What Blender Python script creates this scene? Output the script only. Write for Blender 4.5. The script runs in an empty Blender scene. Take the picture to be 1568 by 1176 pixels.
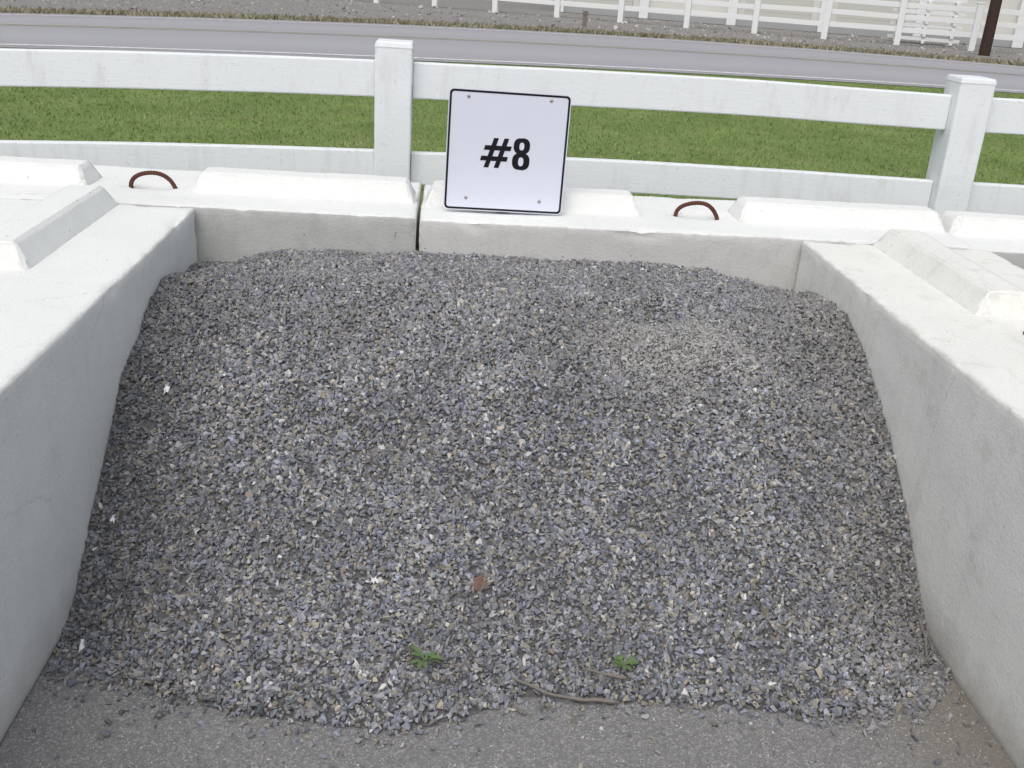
import bpy, bmesh, math, random
import numpy as np
from mathutils import Vector, Matrix, noise
random.seed(3); rng=np.random.default_rng(7)
S=bpy.context.scene
S.view_settings.view_transform='Standard'; S.view_settings.look='None'; S.view_settings.exposure=0

# ---------------------------------------------------------------- helpers
def link(o,parent=None):
    S.collection.objects.link(o)
    if parent: o.parent=parent
    return o
def empty(name,loc=(0,0,0)):
    e=bpy.data.objects.new(name,None); e.location=loc; e.empty_display_size=.1
    return link(e)
def mesh_np(name,V,F,mat=None,col=None,smooth=False,parent=None,nside=3):
    me=bpy.data.meshes.new(name)
    V=np.asarray(V,dtype=np.float32); F=np.asarray(F,dtype=np.int32)
    me.vertices.add(len(V)); me.vertices.foreach_set('co',V.ravel())
    me.loops.add(F.size); me.loops.foreach_set('vertex_index',F.ravel())
    me.polygons.add(len(F)); me.polygons.foreach_set('loop_start',np.arange(0,F.size,nside,dtype=np.int32))
    me.update(calc_edges=True); me.validate()
    me.polygons.foreach_set('use_smooth',np.full(len(me.polygons),smooth))
    if col is not None:
        a=me.color_attributes.new('Col','FLOAT_COLOR','POINT')
        c=np.ones((len(V),4),dtype=np.float32); c[:,:3]=col
        a.data.foreach_set('color',c.ravel())
    o=bpy.data.objects.new(name,me)
    if mat: me.materials.append(mat)
    return link(o,parent)
def from_bm(name,bm,mats,parent=None,smooth=False):
    me=bpy.data.meshes.new(name); bm.normal_update(); bm.to_mesh(me); bm.free()
    for m in (mats if isinstance(mats,list) else [mats]): me.materials.append(m)
    for p in me.polygons: p.use_smooth=smooth
    o=bpy.data.objects.new(name,me); return link(o,parent)
def add_box(bm,c,s,bev=0.0,seg=2,rot=None,taper=None):
    r=bmesh.ops.create_cube(bm,size=1)
    vs=r['verts']
    for v in vs:
        x,y,z=v.co
        if taper and z>0: x*=taper[0]; y*=taper[1]
        v.co=Vector((x*s[0],y*s[1],z*s[2]))
    if bev>0:
        es=list({e for v in vs for e in v.link_edges})
        r2=bmesh.ops.bevel(bm,geom=es,offset=bev,segments=seg,affect='EDGES',profile=.5)
        vs=list({v for f in r2['faces'] for v in f.verts}|{v for v in vs if v.is_valid})
    M=Matrix.Translation(c)
    if rot is not None: M=M@rot
    for v in vs: v.co=M@v.co
    return vs
def slice_bm(bm,step):
    for ax in range(3):
        co=[v.co for v in bm.verts]
        lo=min(c[ax] for c in co); hi=max(c[ax] for c in co)
        n=int((hi-lo)/step)
        no=Vector((0,0,0)); no[ax]=1
        for i in range(1,n+1):
            p=Vector((0,0,0)); p[ax]=lo+i*(hi-lo)/(n+1)
            bmesh.ops.bisect_plane(bm,geom=bm.verts[:]+bm.edges[:]+bm.faces[:],plane_co=p,plane_no=no,dist=1e-5)
def tube(bm,pts,rad,n=8):
    pts=[Vector(p) for p in pts]; rings=[]
    for i,p in enumerate(pts):
        t=(pts[min(i+1,len(pts)-1)]-pts[max(i-1,0)]).normalized()
        a=t.orthogonal().normalized() if i==0 else (prev-t*prev.dot(t)).normalized()
        prev=a; b=t.cross(a)
        r=rad[i] if hasattr(rad,'__len__') else rad
        rings.append([bm.verts.new(p+r*(a*math.cos(2*math.pi*k/n)+b*math.sin(2*math.pi*k/n))) for k in range(n)])
    for A,B in zip(rings,rings[1:]):
        for k in range(n): bm.faces.new((A[k],A[(k+1)%n],B[(k+1)%n],B[k]))
    bm.faces.new(rings[0][::-1]); bm.faces.new(rings[-1])

class NT:
    def __init__(s,name):
        s.m=bpy.data.materials.new(name); s.m.use_nodes=True
        s.n=s.m.node_tree.nodes; s.l=s.m.node_tree.links
        s.b=s.n['Principled BSDF']; s.b.inputs['Roughness'].default_value=.85
        s.b.inputs['Specular IOR Level'].default_value=.25
        g=s.n.new('ShaderNodeNewGeometry'); s.pos=g.outputs['Position']; s.geo=g
    def noise(s,scale,detail=4,rough=.55,vec=None,dist=0,out='Fac'):
        n=s.n.new('ShaderNodeTexNoise'); n.inputs['Scale'].default_value=scale
        n.inputs['Detail'].default_value=detail; n.inputs['Roughness'].default_value=rough
        n.inputs['Distortion'].default_value=dist
        s.l.new(vec or s.pos,n.inputs['Vector']); return n.outputs[out]
    def vor(s,scale,vec=None,out='Distance',feature='F1'):
        n=s.n.new('ShaderNodeTexVoronoi'); n.inputs['Scale'].default_value=scale; n.feature=feature
        s.l.new(vec or s.pos,n.inputs['Vector']); return n.outputs[out]
    def mapv(s,scale,vec=None):
        n=s.n.new('ShaderNodeMapping'); n.inputs['Scale'].default_value=scale
        s.l.new(vec or s.pos,n.inputs['Vector']); return n.outputs[0]
    def ramp(s,fac,stops,interp='LINEAR'):
        r=s.n.new('ShaderNodeValToRGB'); r.color_ramp.interpolation=interp
        e=r.color_ramp.elements
        while len(e)<len(stops): e.new(.5)
        for i,(p,c) in enumerate(stops):
            e[i].position=p
            e[i].color=(c,c,c,1) if isinstance(c,(int,float)) else (*c,1)
        s.l.new(fac,r.inputs[0]); return r.outputs[0]
    def mix(s,fac,a,b,mode='MIX'):
        n=s.n.new('ShaderNodeMix'); n.data_type='RGBA'; n.blend_type=mode
        for v,i in ((fac,0),(a,6),(b,7)):
            if isinstance(v,(int,float)): n.inputs[i].default_value=v if i==0 else (v,v,v,1)
            elif isinstance(v,tuple): n.inputs[i].default_value=(*v,1)
            else: s.l.new(v,n.inputs[i])
        return n.outputs[2]
    def math(s,op,a,b=0.0):
        n=s.n.new('ShaderNodeMath'); n.operation=op
        for v,i in ((a,0),(b,1)):
            if isinstance(v,(int,float)): n.inputs[i].default_value=v
            else: s.l.new(v,n.inputs[i])
        return n.outputs[0]
    def vmath(s,op,a,b):
        n=s.n.new('ShaderNodeVectorMath'); n.operation=op
        for v,i in ((a,0),(b,1)):
            if isinstance(v,tuple): n.inputs[i].default_value=v
            else: s.l.new(v,n.inputs[i])
        return n.outputs[0]
    def sep(s,vec,ax):
        n=s.n.new('ShaderNodeSeparateXYZ'); s.l.new(vec,n.inputs[0]); return n.outputs[ax]
    def mrange(s,v,a,b,c=0,d=1):
        n=s.n.new('ShaderNodeMapRange')
        for i,x in enumerate((v,a,b,c,d)):
            if isinstance(x,(int,float)): n.inputs[i].default_value=x
            else: s.l.new(x,n.inputs[i])
        return n.outputs[0]
    def attr(s,name):
        n=s.n.new('ShaderNodeAttribute'); n.attribute_name=name; return n.outputs['Color']
    def bump(s,h,dist,strength=1,prev=None):
        n=s.n.new('ShaderNodeBump'); n.inputs['Distance'].default_value=dist; n.inputs['Strength'].default_value=strength
        s.l.new(h,n.inputs['Height'])
        if prev: s.l.new(prev,n.inputs['Normal'])
        s.l.new(n.outputs[0],s.b.inputs['Normal']); return n.outputs[0]
    def color(s,c):
        if isinstance(c,tuple): s.b.inputs['Base Color'].default_value=(*c,1)
        else: s.l.new(c,s.b.inputs['Base Color'])

# ---------------------------------------------------------------- materials
def concrete(name,white,grey,stain=.5,dirt=.5,patch=.55):
    t=NT(name)
    big=t.ramp(t.noise(1.6,5,.65),[(.3,0),(.75,1)])
    c=t.mix(big,white,tuple(x*.93 for x in white))
    gp=t.ramp(t.noise(11,9,.78),[(patch,0),(patch+.12,1)])
    c=t.mix(t.math('MULTIPLY',gp,stain*.45),c,grey)
    side=t.math('SUBTRACT',1.0,t.math('ABSOLUTE',t.sep(t.geo.outputs['Normal'],2)))
    run=t.ramp(t.noise(1,5,.7,vec=t.mapv((17,17,1.1))),[(.5,0),(.72,1)])
    c=t.mix(t.math('MULTIPLY',t.math('MULTIPLY',run,side),.08+.10*stain),c,tuple(x*.8 for x in grey))
    sp=t.ramp(t.noise(150,3,.75),[(.56,0),(.68,1)])
    wear=t.ramp(t.noise(4,6,.75),[(.40,.12),(.62,1)])
    c=t.mix(t.math('MULTIPLY',t.math('MULTIPLY',sp,wear),.25+.25*stain),c,tuple(x*.55 for x in grey))
    pt=t.ramp(t.geo.outputs['Pointiness'],[(.515,0),(.56,1)])
    em=t.math('MULTIPLY',pt,t.ramp(t.noise(9,6,.75),[(.42,0),(.58,1)]))
    c=t.mix(t.math('MULTIPLY',em,.35+.4*stain),c,tuple(x*.75 for x in grey))
    wv=t.vmath('ADD',t.pos,t.vmath('MULTIPLY',t.noise(5,5,.7,out='Color'),(.16,.16,.16)))
    cr=t.ramp(t.vor(1.15,vec=wv,feature='DISTANCE_TO_EDGE'),[(.0,1),(.0030,0)])
    crm=t.math('MULTIPLY',cr,t.ramp(t.noise(2.2,2),[(.50,0),(.60,1)]))
    c=t.mix(t.math('MULTIPLY',crm,.28),c,(.25,.245,.23))
    pit=t.ramp(t.vor(30),[(.05,1),(.10,0)])
    pitm=t.math('MULTIPLY',pit,t.ramp(t.sep(t.vor(30,out='Color'),0),[(.84,0),(.88,1)]))
    c=t.mix(t.math('MULTIPLY',pitm,.7),c,(.10,.095,.085))
    z=t.sep(t.pos,2)
    d=t.math('MULTIPLY',t.mrange(t.math('ADD',z,t.math('MULTIPLY',t.noise(12,6,.7),.16)),.20,.08),dirt)
    c=t.mix(d,c,(.30,.28,.24))
    t.color(c)
    b=t.bump(t.noise(14,6,.6),.003,.5)
    b=t.bump(t.noise(120,4,.7),.0022,.9,b)
    t.bump(t.math('SUBTRACT',1.0,pitm),.003,.6,b)
    return t.m
M_white=concrete('painted_concrete',(.785,.80,.785),(.50,.50,.48),.40,.4,.56)
M_whiteR=concrete('painted_concrete_worn',(.785,.79,.755),(.48,.47,.43),.7,.6,.53)
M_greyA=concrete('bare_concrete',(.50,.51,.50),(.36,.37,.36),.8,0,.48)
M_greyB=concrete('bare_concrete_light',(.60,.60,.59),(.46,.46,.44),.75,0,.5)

def painted_wood(name,c0=(.8,.8,.8),streak=.35):
    t=NT(name)
    n1=t.ramp(t.noise(4,6,.7,vec=t.mapv((4,4,.8))),[(.52,0),(.76,1)])
    c=t.mix(t.math('MULTIPLY',n1,streak),c0,(.45,.44,.41))
    sp=t.ramp(t.noise(60,3,.7),[(.60,0),(.72,1)])
    c=t.mix(t.math('MULTIPLY',sp,.35),c,(.38,.38,.36))
    t.color(c); t.b.inputs['Roughness'].default_value=.65
    t.bump(t.noise(40,5,.6,vec=t.mapv((.4,.4,3))),.002,.5)
    return t.m
M_fence=painted_wood('fence_paint',(.76,.79,.81),.33)
M_fence2=painted_wood('fence_paint_far',(.78,.79,.80),.15)

t=NT('gravel_stone'); col=t.attr('Col')
c=t.mix(t.math('MULTIPLY',t.ramp(t.noise(260,3,.65),[(.35,0),(.7,1)]),.5),col,t.mix(.5,col,(.38,.38,.39)))
t.color(c); t.b.inputs['Roughness'].default_value=.95; t.b.inputs['Specular IOR Level'].default_value=.12; M_stone=t.m
t=NT('gravel_fines'); t.color(t.mix(t.noise(120,4),(.08,.08,.083),(.16,.16,.163))); t.bump(t.vor(110),.006,1); M_fines=t.m

def asphalt(name,lo,hi,sc,dirt=False):
    t=NT(name)
    v=t.vor(sc,out='Color'); s1=t.sep(v,0)
    c=t.mix(t.ramp(s1,[(0,0),(.7,.35),(1,1)]),lo,hi)
    c=t.mix(t.math('MULTIPLY',t.ramp(t.noise(sc*1.7,3,.6),[(.42,0),(.6,1)]),.45),c,tuple(x*.45 for x in lo))
    c=t.mix(t.math('MULTIPLY',t.noise(3,5,.6),.35),c,tuple(x*1.3 for x in lo))
    if dirt:
        x=t.sep(t.pos,0)
        d=t.math('MULTIPLY',t.mrange(t.math('ADD',x,t.math('MULTIPLY',t.noise(9,5,.7),.5)),1.15,1.5),.75)
        c=t.mix(d,c,t.mix(t.noise(150,4,.7),(.13,.11,.085),(.29,.26,.21)))
        sp=t.ramp(t.vor(75),[(.12,1),(.17,0)])
        spm=t.math('MULTIPLY',sp,t.ramp(t.sep(t.vor(75,out='Color'),1),[(.82,0),(.86,1)]))
        c=t.mix(spm,c,(.45,.44,.42))
    t.color(c); t.b.inputs['Roughness'].default_value=.9
    b=t.bump(t.vor(sc),.4/sc,.8); t.bump(t.noise(sc*2.5,3,.7),.3/sc,.8,b)
    return t.m
M_asph=asphalt('asphalt_apron_mat',(.175,.174,.174),(.39,.385,.38),230,True)

t=NT('road_asphalt')
uv=t.n.new('ShaderNodeUVMap').outputs[0]
v=t.sep(uv,1)
tr=t.ramp(v,[(0,.0),(.12,.35),(.25,1),(.42,.5),(.5,.1),(.6,.3),(.75,.8),(.9,.2),(1,0)])
c=t.mix(t.math('MULTIPLY',tr,.6),(.29,.292,.312),(.41,.415,.45))
c=t.mix(t.math('MULTIPLY',t.noise(.8,6,.7,vec=t.mapv((.3,2,1))),.4),c,(.28,.28,.29))
c=t.mix(t.math('MULTIPLY',t.noise(40,3,.7),.4),c,(.41,.41,.43)); t.color(c)
t.bump(t.noise(60,3),.01,.5); M_road=t.m
t=NT('road_line_white'); t.color(t.mix(t.ramp(t.noise(9,5,.7),[(.45,0),(.65,1)]),(.75,.75,.75),(.5,.5,.5))); M_lw=t.m
t=NT('road_line_yellow'); t.color(t.mix(t.ramp(t.noise(2.2,6,.75),[(.40,0),(.60,1)]),(.50,.45,.31),(.37,.37,.37))); M_ly=t.m

t=NT('gravel_lot_mat')
c=t.mix(t.noise(.6,6,.7),(.23,.22,.21),(.32,.31,.30))
c=t.mix(t.math('MULTIPLY',t.ramp(t.noise(14,5,.8),[(.4,1),(.6,0)]),.5),c,(.15,.145,.135))
c=t.mix(t.ramp(t.vor(6,out='Distance'),[(.05,1),(.16,0)]),c,(.40,.39,.37))
t.color(c); t.bump(t.noise(8,6,.8),.05,.6); M_lot=t.m

t=NT('lawn_soil')
c=t.mix(t.ramp(t.noise(1.2,6,.7),[(.4,0),(.6,1)]),(.14,.205,.055),(.19,.26,.08))
c=t.mix(t.ramp(t.noise(2.3,7,.75),[(.56,0),(.68,1)]),c,(.25,.23,.12)); t.color(c)
t.bump(t.noise(30,5,.8),.015,1); M_lawn=t.m
t=NT('grass_blade'); t.color(t.attr('Col')); t.b.inputs['Roughness'].default_value=.7; M_blade=t.m
t=NT('verge_mat')
c=t.mix(t.ramp(t.noise(1.5,6,.75),[(.4,0),(.6,1)]),(.23,.21,.15),(.31,.29,.24)); t.color(c); t.bump(t.noise(15,5,.8),.05,1); M_verge=t.m

t=NT('rebar_rust'); t.color(t.mix(t.noise(90,5,.7),(.045,.018,.014),(.15,.06,.04))); t.bump(t.noise(200,3),.001,1); M_rust=t.m
t=NT('sign_white'); c=t.mix(t.math('MULTIPLY',t.noise(6,5,.6),.2),(.72,.75,.86),(.62,.64,.73)); t.color(c); t.b.inputs['Roughness'].default_value=.35; M_signw=t.m
t=NT('sign_black'); t.color((.010,.010,.014)); t.b.inputs['Roughness'].default_value=.4; M_signb=t.m
t=NT('bolt_steel'); t.color(t.mix(t.noise(300,2),(.5,.42,.42),(.3,.27,.26))); t.b.inputs['Metallic'].default_value=.6; t.b.inputs['Roughness'].default_value=.45; M_bolt=t.m
t=NT('galvanised_steel'); t.color(t.mix(t.noise(30,4),(.35,.35,.36),(.25,.25,.26))); t.b.inputs['Metallic'].default_value=.8; M_galv=t.m
t=NT('weed_leaf'); t.color(t.mix(t.noise(120,4),(.07,.125,.05),(.15,.22,.09))); t.b.inputs['Roughness'].default_value=.5; M_weed=t.m
t=NT('dry_stick'); t.color(t.mix(t.noise(60,5,.7,vec=t.mapv((1,6,6))),(.27,.245,.22),(.12,.105,.09))); t.bump(t.noise(200,4),.002,1); M_stick=t.m
t=NT('dry_leaf'); t.color(t.mix(t.noise(90,4),(.13,.08,.065),(.20,.13,.11))); M_dleaf=t.m
t=NT('litter_white'); t.color((.75,.75,.75)); M_litter=t.m
t=NT('pole_wood'); t.color(t.mix(t.noise(10,6,.7,vec=t.mapv((4,4,.3))),(.03,.02,.016),(.07,.045,.035))); M_pole=t.m
t=NT('warehouse_panel'); c=t.mix(t.noise(.9,6,.7,vec=t.mapv((1.5,1.5,.5))),(.58,.59,.55),(.72,.72,.68)); t.color(c); M_wall=t.m
t=NT('warehouse_door_mat'); z=t.sep(t.pos,2); w=t.math('FRACT',t.math('MULTIPLY',z,2.0))
c=t.mix(t.ramp(w,[(.0,0),(.05,1)]),(.36,.36,.35),(.53,.54,.50)); t.color(c); M_door=t.m
t=NT('dark_glass'); t.color((.05,.055,.06)); t.b.inputs['Roughness'].default_value=.2; M_glass=t.m
t=NT('roof_metal'); t.color((.35,.36,.37)); M_roof=t.m

# ---------------------------------------------------------------- ground sheets
def grid(name,x0,x1,y0,y1,z,mat,n=2):
    xs=np.linspace(x0,x1,n); ys=np.linspace(y0,y1,n)
    V=[(x,y,z) for y in ys for x in xs]
    F=[(j*n+i,j*n+i+1,(j+1)*n+i+1,(j+1)*n+i) for j in range(n-1) for i in range(n-1)]
    return mesh_np(name,V,F,mat,nside=4)
grid('ground',-600,600,-600,900,-.012,M_lot)
grid('asphalt_apron',-9,11,-6,4.12,0,M_asph)

def road_y(x):
    d=np.clip(np.abs(x-7),0,16); e=np.clip(np.abs(x-7)-16,0,None)
    return 18.0-.0158*d*d-.12*e*(x<7)
def road_w(x): return 8.9-.013*np.clip(np.abs(x-3),0,13)**2
def strip(name,f0,f1,z,mat,x0=-90,x1=110,step=.5):
    xs=np.arange(x0,x1+step,step)
    V=[];F=[];U=[]
    m=5
    for x in xs:
        for k in range(m):
            a=k/(m-1); V.append((x,f0(x)*(1-a)+f1(x)*a,z)); U.append((x,a))
    for i in range(len(xs)-1):
        for k in range(m-1): F.append((i*m+k,(i+1)*m+k,(i+1)*m+k+1,i*m+k+1))
    o=mesh_np(name,V,F,mat,nside=4)
    me=o.data; uvl=me.uv_layers.new(name='UVMap'); U=np.array(U,dtype=np.float32)
    li=np.empty(len(me.loops),dtype=np.int32); me.loops.foreach_get('vertex_index',li)
    uvl.data.foreach_set('uv',U[li].ravel()); return o
strip('lawn',lambda x:4.13,lambda x:road_y(x)-.45,-.004,M_lawn)
strip('road',lambda x:road_y(x)-.45,lambda x:road_y(x)+road_w(x),.004,M_road)
strip('road_edge_line',lambda x:road_y(x)-.08,lambda x:road_y(x)+.08,.009,M_lw)
strip('road_edge_line',lambda x:road_y(x)+road_w(x)-.75,lambda x:road_y(x)+road_w(x)-.63,.009,M_lw)
strip('road_centre_line',lambda x:road_y(x)+road_w(x)*.50,lambda x:road_y(x)+road_w(x)*.50+.12,.009,M_ly)
strip('road_centre_line',lambda x:road_y(x)+road_w(x)*.50+.24,lambda x:road_y(x)+road_w(x)*.50+.36,.009,M_ly)
strip('verge',lambda x:road_y(x)+road_w(x),lambda x:road_y(x)+road_w(x)+1.4+.3*math.sin(x*.7)+.2*math.sin(x*2.3),-.004,M_verge)

# ---------------------------------------------------------------- blades
def blades(name,x,y,h,w,col,mat):
    n=len(x); a=rng.uniform(0,2*np.pi,n); le=rng.uniform(-.8,.8,(n,2))*h[:,None]
    dx=np.cos(a)*w; dy=np.sin(a)*w
    V=np.zeros((n,3,3)); V[:,0]=np.stack([x-dx,y-dy,np.zeros(n)-.004],1); V[:,1]=np.stack([x+dx,y+dy,np.zeros(n)-.004],1)
    V[:,2]=np.stack([x+le[:,0],y+le[:,1],h],1)
    F=np.arange(n*3).reshape(n,3)
    C=np.repeat(col[:,None,:],3,1).reshape(-1,3)
    return mesh_np(name,V.reshape(-1,3),F,mat,C)
def nz(x,y,s,seed=0.):
    return np.array([noise.noise(Vector((a*s+seed,b*s,seed))) for a,b in zip(x,y)])
n=170000
y=4.5+12.8*rng.random(n)**.85; x=rng.uniform(-1,1,n)*(3.5+y*.55)+1.2+ .06*y
k=y<road_y(x)-.5; x=x[k]; y=y[k]; n=len(x)
p=nz(x,y,.9)+.6*nz(x,y,3.1,5); q=rng.random(n)
g0=np.array([.165,.235,.070]); g1=np.array([.25,.33,.11]); br=np.array([.34,.31,.18]); dk=np.array([.11,.165,.055])
u=np.clip(.5+.9*p+.35*(q-.5),0,1)[:,None]; C=g0*(1-u)+g1*u
m=(rng.random(n)<np.clip(.05+.8*(p-.22),.03,.5)); C[m]=br*rng.uniform(.7,1.2,(m.sum(),1))
m=rng.random(n)<.10; C[m]=dk
blades('lawn_grass',x,y,rng.uniform(.008,.028,n),rng.uniform(.003,.008,n),C,M_blade)
n=16000; x=rng.uniform(-14,24,n); y=road_y(x)+road_w(x)+rng.normal(.6,.5,n).clip(.0,2)
C=np.array([.32,.29,.21])*rng.uniform(.6,1.3,(n,1)); m=rng.random(n)<.25; C[m]=np.array([.17,.19,.10])
blades('verge_grass',x,y,rng.uniform(.03,.10,n),rng.uniform(.012,.03,n),C,M_blade)

# ---------------------------------------------------------------- rocks
def hull_templates(k,npts):
    T=[]
    for i in range(k):
        bm=bmesh.new()
        P=rng.normal(size=(npts,3)); P/=np.linalg.norm(P,axis=1)[:,None]; P*=rng.uniform(.85,1.1,(npts,1))
        for q in P: bm.verts.new(q)
        bmesh.ops.convex_hull(bm,input=bm.verts[:],use_existing_faces=False)
        bmesh.ops.triangulate(bm,faces=bm.faces[:]); 
        loose=[v for v in bm.verts if not v.link_faces]
        bmesh.ops.delete(bm,geom=loose,context='VERTS')
        bm.verts.index_update(); bmesh.ops.recalc_face_normals(bm,faces=bm.faces[:])
        V=np.array([v.co[:] for v in bm.verts]); F=np.array([[v.index for v in f.verts] for f in bm.faces]); bm.free()
        T.append((V,F))
    return T
TPL=hull_templates(36,9)
def rocks(name,pos,size,col,mat,flat=.65):
    n=len(pos); q=rng.normal(size=(n,4)); q/=np.linalg.norm(q,axis=1)[:,None]
    w,x,y,z=q.T
    R=np.stack([1-2*(y*y+z*z),2*(x*y-z*w),2*(x*z+y*w),2*(x*y+z*w),1-2*(x*x+z*z),2*(y*z-x*w),2*(x*z-y*w),2*(y*z+x*w),1-2*(x*x+y*y)],1).reshape(n,3,3)
    sc=np.stack([size*rng.uniform(1.05,1.5,n),size*rng.uniform(.85,1.1,n),size*rng.uniform(flat-.15,flat+.2,n)],1)
    tid=rng.integers(0,len(TPL),n); Vs=[];Fs=[];Cs=[];off=0
    for k,(V,F) in enumerate(TPL):
        I=np.where(tid==k)[0]
        if not len(I): continue
        W=np.einsum('nij,nvj->nvi',R[I],V[None]*sc[I][:,None,:])+pos[I][:,None,:]
        Vs.append(W.reshape(-1,3)); Fs.append((F[None]+(np.arange(len(I))*len(V))[:,None,None]+off).reshape(-1,3))
        Cs.append(np.repeat(col[I],len(V),0)); off+=len(I)*len(V)
    return mesh_np(name,np.concatenate(Vs),np.concatenate(Fs),mat,np.concatenate(Cs))

# ---------------------------------------------------------------- gravel pile
XL,XR,YB=-.82,1.21,3.41
TX=[-.82,-.62,-.35,-.07,.08,.2,.6,.9,1.1,1.21]; TY=[1.86,1.80,1.735,1.695,1.74,1.81,1.80,1.755,1.80,1.93]
def toe(x): return np.interp(x,TX,TY)
PY=[1.5,1.70,1.78,1.90,2.0,2.15,2.3,2.5,2.75,2.95,3.41]
PC=[-.03,-.012,.004,.05,.105,.195,.285,.405,.515,.55,.535]
PS=[-.03,-.02,-.006,.008,.035,.12,.23,.385,.505,.55,.520]
def smooth(a): a=np.clip(a,0,1); return a*a*(3-2*a)
fy=np.linspace(1.5,3.41,400)
ker=np.hanning(41); ker/=ker.sum()
def sm(P): 
    v=np.interp(fy,PY,P); return np.convolve(np.pad(v,20,mode='edge'),ker,'valid')
FC,FS=sm(PC),sm(PS)
GX,GY=np.meshgrid(np.linspace(XL-.1,XR+.1,180),np.linspace(1.2,3.5,180),indexing='ij')
NZ=nz(GX.ravel(),GY.ravel(),2.6,2.)*.022+nz(GX.ravel(),GY.ravel(),6.5,9.)*.015+nz(GX.ravel(),GY.ravel(),15,4.)*.006
NZ=NZ.reshape(GX.shape)
def nsamp(x,y):
    i=np.clip((x-GX[0,0])/(GX[-1,0]-GX[0,0])*179,0,178.99); j=np.clip((y-1.2)/2.3*179,0,178.99)
    a=i.astype(int); b=j.astype(int); fa=i-a; fb=j-b
    return NZ[a,b]*(1-fa)*(1-fb)+NZ[a+1,b]*fa*(1-fb)+NZ[a,b+1]*(1-fa)*fb+NZ[a+1,b+1]*fa*fb
def H(x,y):
    sh=(toe(x)-1.78)*(1-smooth((y-1.8)/.5)); yy=y-sh
    c=smooth(np.minimum(x-XL,XR-x)/.4)
    h=np.interp(yy,fy,FC)*c+np.interp(yy,fy,FS)*(1-c)
    cor=np.exp(-((x-XL)/.16)**2-((y-YB)/.3)**2)+1.1*np.exp(-((x-XR)/.20)**2-((y-YB)/.25)**2)
    h-=.05*cor
    h-=.042*np.exp(-((x-.61)/.12)**2-((y-2.88)/.07)**2)
    h+=.018*np.exp(-((x-.70)/.16)**2-((y-2.68)/.08)**2)
    return h+nsamp(x,y)*smooth((y-1.8)/.35)
pile=empty('gravel_pile')
nx,ny=140,130
xs=np.linspace(XL-.02,XR+.02,nx); ys=np.linspace(1.55,YB+.02,ny)
X,Y=np.meshgrid(xs,ys,indexing='ij'); Z=np.clip(H(X.ravel(),Y.ravel()).reshape(X.shape)-.006,-.03,None)
V=np.stack([X.ravel(),Y.ravel(),Z.ravel()],1)
ii,jj=np.meshgrid(np.arange(nx-1),np.arange(ny-1),indexing='ij'); a=(ii*ny+jj).ravel()
mesh_np('pile_core',V,np.stack([a,a+ny,a+ny+1,a+1],1),M_fines,smooth=True,parent=pile,nside=4)
def dust(x,y,wx=.21,wy=.13): return np.exp(-((x-.67)/wx)**2-((y-2.69)/wy)**2)
def stone_cols(n,x,y):
    q=rng.random(n); C=np.empty((n,3))
    base=np.exp(rng.normal(0,.31,n))
    C[:]=np.array([.212,.215,.230]); 
    m=q<.32; C[m]=[.178,.192,.235]
    m=(q>.34)&(q<.50); C[m]=[.27,.27,.28]
    m=(q>.76)&(q<.92); C[m]=[.255,.232,.190]
    m=(q>.955); C[m]=[.42,.41,.395]
    C*=base[:,None].clip(.45,2.0)
    bn=(1+.28*nz(x,y,4.5,8.))[:,None]; C*=bn
    dn=dust(x,y)*(1+1.2*nz(x,y,11,6.)); d=.75*np.clip(dn,0,1)[:,None]
    C=C*(1-d)+np.array([.43,.42,.40])*d*rng.uniform(.8,1.2,(n,1))
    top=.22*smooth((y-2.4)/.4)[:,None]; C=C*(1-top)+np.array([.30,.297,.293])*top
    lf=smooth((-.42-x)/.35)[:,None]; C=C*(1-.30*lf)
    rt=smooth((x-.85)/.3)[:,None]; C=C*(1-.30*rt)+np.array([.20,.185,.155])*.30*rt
    return C.clip(.02,.65)
N=136000
x=rng.uniform(XL+.004,XR-.004,N); y=rng.uniform(1.45,YB-.004,N)
jit=.03*nz(x,y,9,3.)+.012*rng.normal(size=N)
d=y-(toe(x)+jit); keep=(d>0)|(rng.random(N)<np.exp(d/.03)*.35)|(rng.random(N)<.006)
slope=np.abs(H(x,y+.01)-H(x,y-.01))/.02
keep&=rng.random(N)<np.sqrt(1+slope**2)/1.45*np.where(d>0,1,.8)
x=x[keep];y=y[keep];d=d[keep];N=len(x)
size=(.0064*np.exp(rng.normal(0,.25,N))).clip(.003,.0120)
size*=1-.30*np.clip(dust(x,y),0,1)*(rng.random(N)<.7)
h=np.maximum(H(x,y),0); z=np.where(d>.02,h+rng.uniform(-.004,.0035,N),np.maximum(h,0)+size*.55)
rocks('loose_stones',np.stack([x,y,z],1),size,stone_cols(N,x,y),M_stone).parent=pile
print('stones',N)
N=13000
x=rng.normal(.67,.14,N); y=rng.normal(2.70,.085,N); k=(x<XR-.01)&(rng.random(N)<.6+nz(x,y,11,6.)); x=x[k];y=y[k];N=len(x)
size=rng.uniform(.001,.0026,N)
rocks('stone_dust',np.stack([x,y,H(x,y)+rng.uniform(-.003,.004,N)],1),size,(np.array([.43,.42,.40])*rng.uniform(.7,1.2,(N,1))),M_stone).parent=pile
N=30000
x=rng.uniform(-1.2,1.3,N); y=rng.uniform(1.2,2.0,N); size=rng.uniform(.0009,.0026,N)
k=(y<toe(x)+.03)&(x>XL)&(x<XR); x=x[k];y=y[k];size=size[k];N=len(x)
C=np.array([.26,.257,.253])*np.exp(rng.normal(0,.42,(N,1)))
rocks('apron_grit',np.stack([x,y,size*.1],1),size,C.clip(.04,.6),M_stone)

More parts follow.
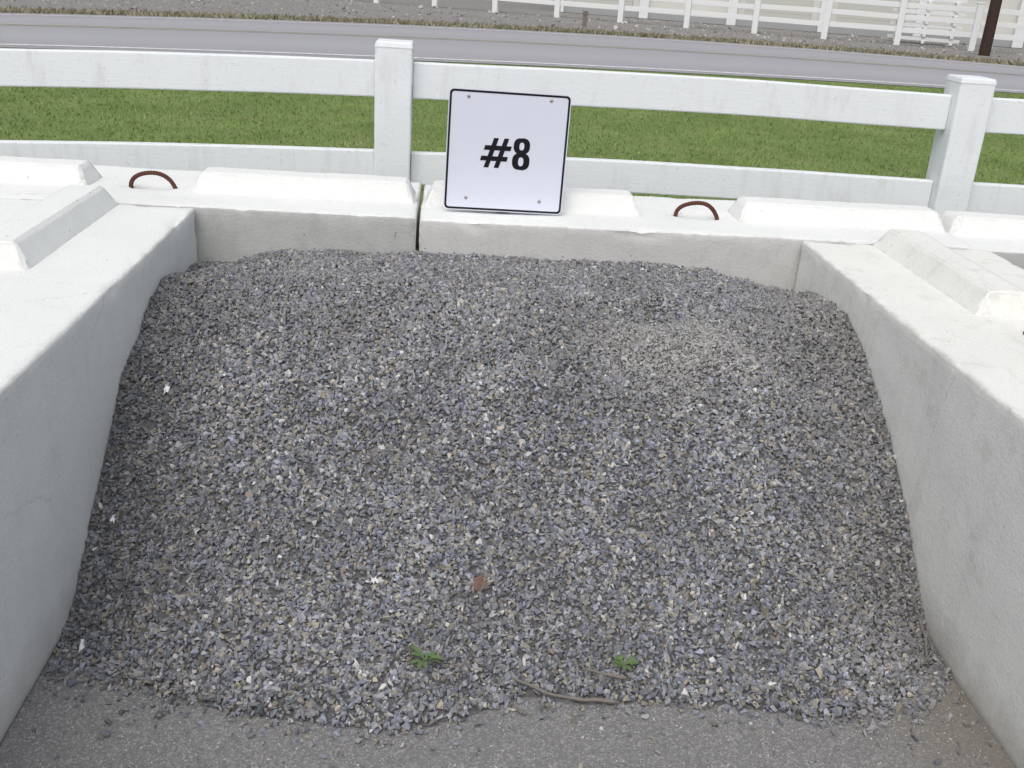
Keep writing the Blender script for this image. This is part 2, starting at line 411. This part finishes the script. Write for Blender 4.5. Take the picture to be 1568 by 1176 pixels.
# ---------------------------------------------------------------- concrete blocks
BH,BL=.66,1.918
def block(name,cx,cy,z0,along,seed,mats,rotz=0.,BW=.66,loop=0.):
    bm=bmesh.new(); add_box(bm,(0,0,BH/2),(BL,BW,BH),.008,2); 
    slice_bm(bm,.026)
    for sgn in (-1,1):
        b2=bmesh.new(); L=.79
        add_box(b2,(sgn*.562,0,BH+.022),(L,.205,.088),0,taper=(.90,.52))
        bmesh.ops.bevel(b2,geom=b2.edges[:],offset=.005,segments=2,affect='EDGES')
        slice_bm(b2,.022); tmp=bpy.data.meshes.new('t'); b2.to_mesh(tmp); b2.free(); bm.from_mesh(tmp); bpy.data.meshes.remove(tmp)
    bm.normal_update()
    o3=Vector((seed*3.1,seed*1.7,seed*5.3))
    for v in bm.verts:
        p=v.co+o3
        dsp=noise.noise(p*3.)*.003+noise.noise(p*11)*.0016+noise.noise(p*33)*.0012
        e=sum([abs(abs(v.co.x)-BL/2)<.012,abs(abs(v.co.y)-BW/2)<.012,abs(v.co.z-BH)<.012])
        if e>=2:
            ch=noise.noise(p*7.)+.6*noise.noise(p*30)
            dsp-=max(0,ch-.10)*.022
        r=math.hypot((v.co.x-loop)/.11,v.co.y/.07)
        if v.co.z>BH-.03 and r<1: v.co.z-=.028*(1-r*r)
        v.co+=v.normal*dsp
    for f in bm.faces:
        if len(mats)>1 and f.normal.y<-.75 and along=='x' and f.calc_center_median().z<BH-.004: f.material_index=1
    o=from_bm(name,bm,mats,smooth=True)
    o.location=(cx,cy,z0); o.rotation_euler=(0,0,(math.pi/2 if along=='y' else 0)+rotz)
    hb=bmesh.new(); pts=[];rad=[]
    for i in range(49):
        a=math.pi*i/48; pts.append((loop-.078*math.cos(a)*(1+.10*math.sin(2*a)),.004*math.sin(3*a),BH-.022+.066*math.sin(a)**.9)); rad.append(.0070+.0014*(i%2))
    tube(hb,pts,rad,10); from_bm('lifting_loop',hb,M_rust,parent=o,smooth=True)
    return o
yc=YB+.30
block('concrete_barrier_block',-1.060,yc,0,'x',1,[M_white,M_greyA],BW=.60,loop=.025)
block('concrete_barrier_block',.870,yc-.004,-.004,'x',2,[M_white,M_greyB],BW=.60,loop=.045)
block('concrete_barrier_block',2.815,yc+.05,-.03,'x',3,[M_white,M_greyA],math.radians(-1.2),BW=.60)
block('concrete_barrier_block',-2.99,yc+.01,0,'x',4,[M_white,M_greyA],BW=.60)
xl=XL-.33; xr=XR+.33
block('concrete_barrier_block',xl,YB-.008-BL/2,0,'y',5,[M_white])
block('concrete_barrier_block',xl+.003,YB-.02-BL*1.5,0,'y',6,[M_white])
block('concrete_barrier_block',xr,YB-.014-BL/2,-.006,'y',7,[M_whiteR])
block('concrete_barrier_block',xr-.003,YB-.026-BL*1.5,-.006,'y',8,[M_whiteR])

# ---------------------------------------------------------------- near fence
fence=empty('rail_fence')
posts=[(-5.06,4.40,1.02),(-2.65,4.40,1.062),(-.235,4.42,1.145),(2.18,4.42,1.145),(4.6,4.42,1.10),(7.0,4.42,1.08)]
def post(bm,x,y,z):
    add_box(bm,(x,y,z/2-.15),(.150,.150,z+.30-.02),.008)
    add_box(bm,(x,y,z-.012),(.156,.156,.026),.006,taper=(.93,.93))
for i,p_ in enumerate(posts):
    bm=bmesh.new(); post(bm,*p_); slice_bm(bm,.05)
    for v in bm.verts: v.co+=Vector((1,1,0))*noise.noise(v.co*6)*.0025
    from_bm('post_%d'%(i+1),bm,M_fence,parent=fence)
for i in range(len(posts)-1):
    a=posts[i]; b=posts[i+1]
    for j,(dz,hh) in enumerate(((-.150,.144),(-.507,.135))):
        bm=bmesh.new()
        L=b[0]-a[0]-.152; add_box(bm,(0,0,0),(L,.045,hh),.006)
        slice_bm(bm,.06)
        za=a[2]+dz; zb=b[2]+dz
        for v in bm.verts:
            f=(v.co.x/L)+.5; v.co.z+= za*(1-f)+zb*f+.012*math.sin(f*math.pi)+noise.noise(Vector((v.co.x*2+i*7,j*3.,0)))*.003
            v.co.y+= a[1]*(1-f)+b[1]*f+noise.noise(Vector((v.co.x*1.5+i*5,j*9.,4)))*.005
            v.co.x+=(a[0]+b[0])/2
        from_bm('rail_%d_%d'%(i+1,j+1),bm,M_fence,parent=fence)

# ---------------------------------------------------------------- sign
sign=empty('number_sign'); sign.location=(.193,3.55,BH+.004); sign.rotation_euler=(math.radians(-1.0),math.radians(.8),math.radians(3.0))
SW,SH=.412,.405
def rrect(w,h,r,n=8):
    P=[]
    for cx,cz,a0 in ((w/2-r,h/2-r,0),(-w/2+r,h/2-r,90),(-w/2+r,-h/2+r,180),(w/2-r,-h/2+r,270)):
        for i in range(n+1):
            a=math.radians(a0+90*i/n); P.append((cx+r*math.cos(a),cz+r*math.sin(a)))
    return P
bm=bmesh.new()
P=rrect(SW,SH,.016); f=[bm.verts.new((x,0,z+SH/2)) for x,z in P]; b=[bm.verts.new((x,.003,z+SH/2)) for x,z in P]
bm.faces.new(f); bm.faces.new(b[::-1])
for i in range(len(P)): bm.faces.new((f[i],b[i],b[(i+1)%len(P)],f[(i+1)%len(P)]))
bmesh.ops.recalc_face_normals(bm,faces=bm.faces[:]); from_bm('panel',bm,M_signw,parent=sign)
bm=bmesh.new(); A=rrect(SW-.006,SH-.006,.014); B=rrect(SW-.020,SH-.020,.009)
fa=[bm.verts.new((x,-.0006,z+SH/2)) for x,z in A]; fb=[bm.verts.new((x,-.0006,z+SH/2)) for x,z in B]
for i in range(len(A)): j=(i+1)%len(A); bm.faces.new((fa[i],fa[j],fb[j],fb[i]))
from_bm('border',bm,M_signb,parent=sign)
def flat_curve(name,polys,y):
    cu=bpy.data.curves.new(name,'CURVE'); cu.dimensions='2D'; cu.fill_mode='BOTH'
    for P in polys:
        sp=cu.splines.new('POLY'); sp.points.add(len(P)-1); sp.use_cyclic_u=True
        for i,(x,z) in enumerate(P): sp.points[i].co=(x,z,0,1)
    o=bpy.data.objects.new(name,cu); cu.materials.append(M_signb); link(o,sign)
    o.rotation_euler=(math.pi/2,0,0); o.location=(0,y,0); return o
h8=.108; cx,cz=.0500,.147
def lobe(cx,cz,w,h,n=40,e=2.6):
    return [(cx+w*math.copysign(abs(math.cos(t))**(2/e),math.cos(t)),cz+h*math.copysign(abs(math.sin(t))**(2/e),math.sin(t))) for t in [2*math.pi*i/n for i in range(n)]]
right=[]
for i in range(61):
    zz=h8*i/60
    def hw(c,w,h): 
        r=abs(zz-c)/h; return w*(1-r**2.5)**(1/2.5) if r<1 else 0
    right.append((max(hw(.029,.0300,.0292),hw(.081,.0280,.0272)),zz))
outer=[(cx+a,cz+b) for a,b in right]+[(cx-a,cz+b) for a,b in right[::-1]][1:-1]
flat_curve('digit_eight',[outer,lobe(cx,cz+.0285,.0090,.0150),lobe(cx,cz+.0800,.0082,.0130)],-.0008)
bm=bmesh.new(); hx,hz=-.039,.150
def quad(P,y): bm.faces.new([bm.verts.new((a,y,b)) for a,b in P])
sl=.30; bw=.0165; hh=.100
for x0 in (-.014,.021):
    P=[(hx+x0-bw/2-sl*hh/2,hz),(hx+x0+bw/2-sl*hh/2,hz),(hx+x0+bw/2+sl*hh/2,hz+hh),(hx+x0-bw/2+sl*hh/2,hz+hh)]; quad(P,-.0008)
for z0 in (.031,.067):
    s=sl*(z0-hh/2); P=[(hx-.045+s,hz+z0-.0078),(hx+.046+s,hz+z0-.0078),(hx+.050+s,hz+z0+.0078),(hx-.041+s,hz+z0+.0078)]; quad(P,-.0012)
from_bm('hash_mark',bm,M_signb,parent=sign)
bm=bmesh.new()
for bx,bz in ((-.14,.381),(.138,.383),(-.13,.043),(.125,.043)):
    r=bmesh.ops.create_uvsphere(bm,u_segments=12,v_segments=8,radius=.0058)
    for v in r['verts']: v.co=Vector((v.co.x+bx,v.co.y*.5-.0005,v.co.z+bz))
from_bm('bolts',bm,M_bolt,parent=sign,smooth=True)
bm=bmesh.new(); add_box(bm,(0,.018,.19),(.03,.02,.36),.002); add_box(bm,(0,.018,.043),(.30,.02,.02),.002); add_box(bm,(0,.050,.01),(.05,.06,.02),.002)
from_bm('support_bracket',bm,M_galv,parent=sign)

# ---------------------------------------------------------------- weeds, sticks, litter
def weed(name,x,y,n,L,seed,wd=.2):
    r=random.Random(seed); bm=bmesh.new(); z=float(H(np.array([x]),np.array([y]))[0]); z=max(z,0)+.010
    for i in range(n):
        a=2*math.pi*i/n+r.uniform(-.3,.3); l=L*r.uniform(.5,1.2); up=r.uniform(.3,1.0); w=l*wd*r.uniform(.8,1.2)
        d=Vector((math.cos(a),math.sin(a),0)); s=Vector((-math.sin(a),math.cos(a),0)); prev=None
        m=7
        for k in range(m+1):
            f=k/m; c=Vector((x,y,z))+d*l*f*(1-.2*up)+Vector((0,0,1))*l*(up*f-.75*up*f*f*1.1)
            ww=w*(math.sin(math.pi*min(1,f*1.02))**.8)*(1+.25*(k%2)) if 0<f<1 else .0008
            if f<.3: ww*=.35
            A=bm.verts.new(c-s*ww+Vector((0,0,.15*ww))); M=bm.verts.new(c-Vector((0,0,.25*ww))); B=bm.verts.new(c+s*ww+Vector((0,0,.15*ww)))
            if prev: bm.faces.new((prev[0],prev[1],M,A)); bm.faces.new((prev[1],prev[2],B,M))
            prev=(A,M,B)
    return from_bm(name,bm,M_weed,smooth=True)
weed('weed_plant',-.01,1.842,10,.050,1,.13)
weed('weed_plant',.43,1.872,7,.042,5,.24)
def stick(name,pts,r0):
    bm=bmesh.new(); P=[]
    for i in range(len(pts)-1):
        for k in range(6): P.append(Vector(pts[i]).lerp(Vector(pts[i+1]),k/6))
    P.append(Vector(pts[-1])); P=[p+Vector((noise.noise(p*30),noise.noise(p*30+Vector((9,0,0))),0))*.004 for p in P]
    tube(bm,P,[r0*(1-.5*i/len(P))*(1+.3*noise.noise(p*60)) for i,p in enumerate(P)],7)
    return from_bm(name,bm,M_stick,smooth=True)
stick('dry_stick',[(.405,1.785,.012),(.33,1.785,.016),(.27,1.79,.020),(.203,1.822,.030),(.185,1.83,.034)],.0048)
stick('dry_stick',[(.43,1.835,.036),(.38,1.842,.042),(.34,1.85,.046)],.0045)
stick('dry_stick',[(1.16,1.95,.02),(1.17,1.99,.05),(1.165,2.03,.075)],.003)
stick('dry_stick',[(1.14,1.93,.018),(1.175,1.96,.035),(1.18,2.0,.06)],.002)
def flake(name,x,y,s,mat,seed,up=.010,asp=(1.2,.8)):
    r=random.Random(seed); bm=bmesh.new(); z=float(H(np.array([x]),np.array([y]))[0])+up
    c=bm.verts.new((x,y,z+.006)); ring=[]
    for i in range(11):
        a=2*math.pi*i/11; q=s*(r.uniform(.35,.6) if i%2 else r.uniform(.8,1.2)); ring.append(bm.verts.new((x+q*math.cos(a)*asp[0],y+q*math.sin(a)*asp[1],z+r.uniform(-.006,.004)+.6*q*math.sin(a))))
    for i in range(11): bm.faces.new((c,ring[i],ring[(i+1)%11]))
    return from_bm(name,bm,mat)
flake('dry_leaf',.105,2.03,.025,M_dleaf,1,.009)
flake('paper_scrap',-.70,2.50,.014,M_litter,2,.012,asp=(.6,1.3)); flake('paper_scrap',-.765,2.21,.012,M_litter,3,.012,asp=(.5,1.3))
flake('paper_scrap',-.76,1.93,.014,M_litter,4,.012,asp=(.6,1.2)); flake('paper_scrap',-.13,2.01,.008,M_litter,5,.012)

# ---------------------------------------------------------------- far side of the road
f2=empty('paddock_fence')
D=Vector((17.1,-6.1,0)).normalized(); sp=2.07; A=Vector((5.2,34.2,0))-D*sp*7
N2=18; ang=math.atan2(D.y,D.x); R=Matrix.Rotation(ang,4,'Z')
bm=bmesh.new()
for i in range(N2):
    p=A+D*sp*i; lean=Matrix.Rotation(random.uniform(-.02,.02),4,'Y')
    add_box(bm,(p.x,p.y,.62),(.17,.17,1.30),.01,rot=R@lean); add_box(bm,(p.x,p.y,1.285),(.20,.20,.04),.01,rot=R)
from_bm('posts',bm,M_fence2,parent=f2)
bm=bmesh.new()
for i in range(N2-1):
    c=A+D*sp*(i+.5)
    for z in (.42,.76,1.10): add_box(bm,(c.x,c.y,z+random.uniform(-.015,.015)),(sp-.17,.04,.14),.005,rot=R@Matrix.Rotation(random.uniform(-.008,.008),4,'Y'))
from_bm('rails',bm,M_fence2,parent=f2)

wh=empty('warehouse_building'); o0=Vector((3.6,39.5,0)); L=34
def wb(bm,s,off,z,dims,bev=0): 
    nrm=Vector((D.y,-D.x,0)); c=o0+D*s+nrm*off; add_box(bm,(c.x,c.y,z),dims,bev,rot=R)
bm=bmesh.new(); wb(bm,L/2,-5,2.25,(L,10,4.5)); from_bm('walls',bm,M_wall,parent=wh)
bm=bmesh.new(); wb(bm,L/2,-5,4.6,(L+.6,10.6,.22)); from_bm('roof',bm,M_roof,parent=wh)
bm=bmesh.new(); bd=bmesh.new(); bw_=bmesh.new(); bc=bmesh.new()
for i in range(12):
    s=.2+i*3.05; wb(bm,s,.1,2.2,(.32,.22,4.4),.01)
    if i<11:
        if i%3!=1: wb(bd,s+1.5,.03,1.4,(2.2,.08,2.8))
        else: wb(bw_,s+1.5,.03,1.9,(1.3,.06,.9)); 
        wb(bc,s+1.5,.06,2.9,(2.4,.12,.14))
from_bm('pilasters',bm,M_fence2,parent=wh); from_bm('doors',bd,M_door,parent=wh); from_bm('windows',bw_,M_glass,parent=wh); from_bm('lintels',bc,M_fence2,parent=wh)
bm=bmesh.new(); wb(bm,L/2,.05,.10,(L,.12,.2)); from_bm('plinth',bm,M_roof,parent=wh)

bm=bmesh.new(); c=Vector((14.4,32.9,0))
for k in range(7):
    add_box(bm,(c.x+random.uniform(-.08,.08),c.y-.3,.14+k*.19),(1.85,.05,.10),.006,rot=R)
    add_box(bm,(c.x+random.uniform(-.04,.04),c.y+.3,.14+k*.19),(1.85,.05,.10),.006,rot=R)
for dx in (-.8,0,.8):
    for k in range(7): add_box(bm,(c.x+D.x*dx,c.y+D.y*dx,.055+k*.19),(.10,.7,.08),.004,rot=R)
from_bm('stacked_fence_rails',bm,M_fence2)

bm=bmesh.new(); tube(bm,[(14.30,28.6,-.3),(14.32,28.6,3),(14.38,28.6,9)],[.15,.14,.11],14)
add_box(bm,(14.38,28.6,8.4),(2.2,.1,.12),.01)
from_bm('utility_pole',bm,M_pole,smooth=False)

bm=bmesh.new(); add_box(bm,(3.6,30.2,.15),(.12,.05,.4),.01); add_box(bm,(3.6,30.17,.36),(.16,.012,.10),.004); from_bm('roadside_marker_post',bm,M_stick)
N=9000; x=rng.uniform(-16,26,N); y=rng.uniform(25,37,N); k=y>road_y(x)+road_w(x)+1.2; x=x[k];y=y[k];N=len(x)
size=(.016*np.exp(rng.normal(0,.6,N))).clip(.008,.10)
rocks('lot_rubble',np.stack([x,y,size*.2-.01],1),size,np.array([.35,.34,.32])*np.exp(rng.normal(0,.3,(N,1))).clip(.4,1.8),M_stone)

# ---------------------------------------------------------------- light
el,rot=math.radians(58),math.radians(200)
sd=Vector((math.sin(rot)*math.cos(el),math.cos(rot)*math.cos(el),math.sin(el)))
L_=bpy.data.lights.new('sun','SUN'); L_.energy=.9; L_.angle=math.radians(70); L_.color=(1,.98,.95)
lo=bpy.data.objects.new('sun',L_); link(lo); lo.rotation_euler=sd.to_track_quat('Z','Y').to_euler(); lo.location=(0,0,20)
W=bpy.data.worlds.new('World'); S.world=W; W.use_nodes=True
nt=W.node_tree; bg=nt.nodes['Background']; sk=nt.nodes.new('ShaderNodeTexSky'); sk.sky_type='NISHITA'; sk.sun_disc=False
sk.sun_elevation=el; sk.sun_rotation=rot; sk.dust_density=5; sk.air_density=1.2; sk.ozone_density=1
hs=nt.nodes.new('ShaderNodeHueSaturation'); hs.inputs['Saturation'].default_value=.45
nt.links.new(sk.outputs[0],hs.inputs['Color']); nt.links.new(hs.outputs[0],bg.inputs['Color']); bg.inputs['Strength'].default_value=.145

# ---------------------------------------------------------------- camera
tl,ps,ro=math.radians(22),math.radians(4.3),math.radians(3.9)
r0=Vector((math.cos(ps),-math.sin(ps),0)); fw=Vector((math.sin(ps)*math.cos(tl),math.cos(ps)*math.cos(tl),-math.sin(tl)))
d0=-(r0.cross(fw))
cxv=math.cos(ro)*r0-math.sin(ro)*d0; cyv=-(math.sin(ro)*r0+math.cos(ro)*d0)
M=Matrix((cxv,cyv,-fw)).transposed().to_4x4(); M.translation=(0,0,1.46)
cam=bpy.data.cameras.new('camera'); cam.sensor_width=36; cam.lens=36*1586/1568; cam.clip_start=.05; cam.clip_end=2000
co=bpy.data.objects.new('camera',cam); link(co); co.matrix_world=M; S.camera=co
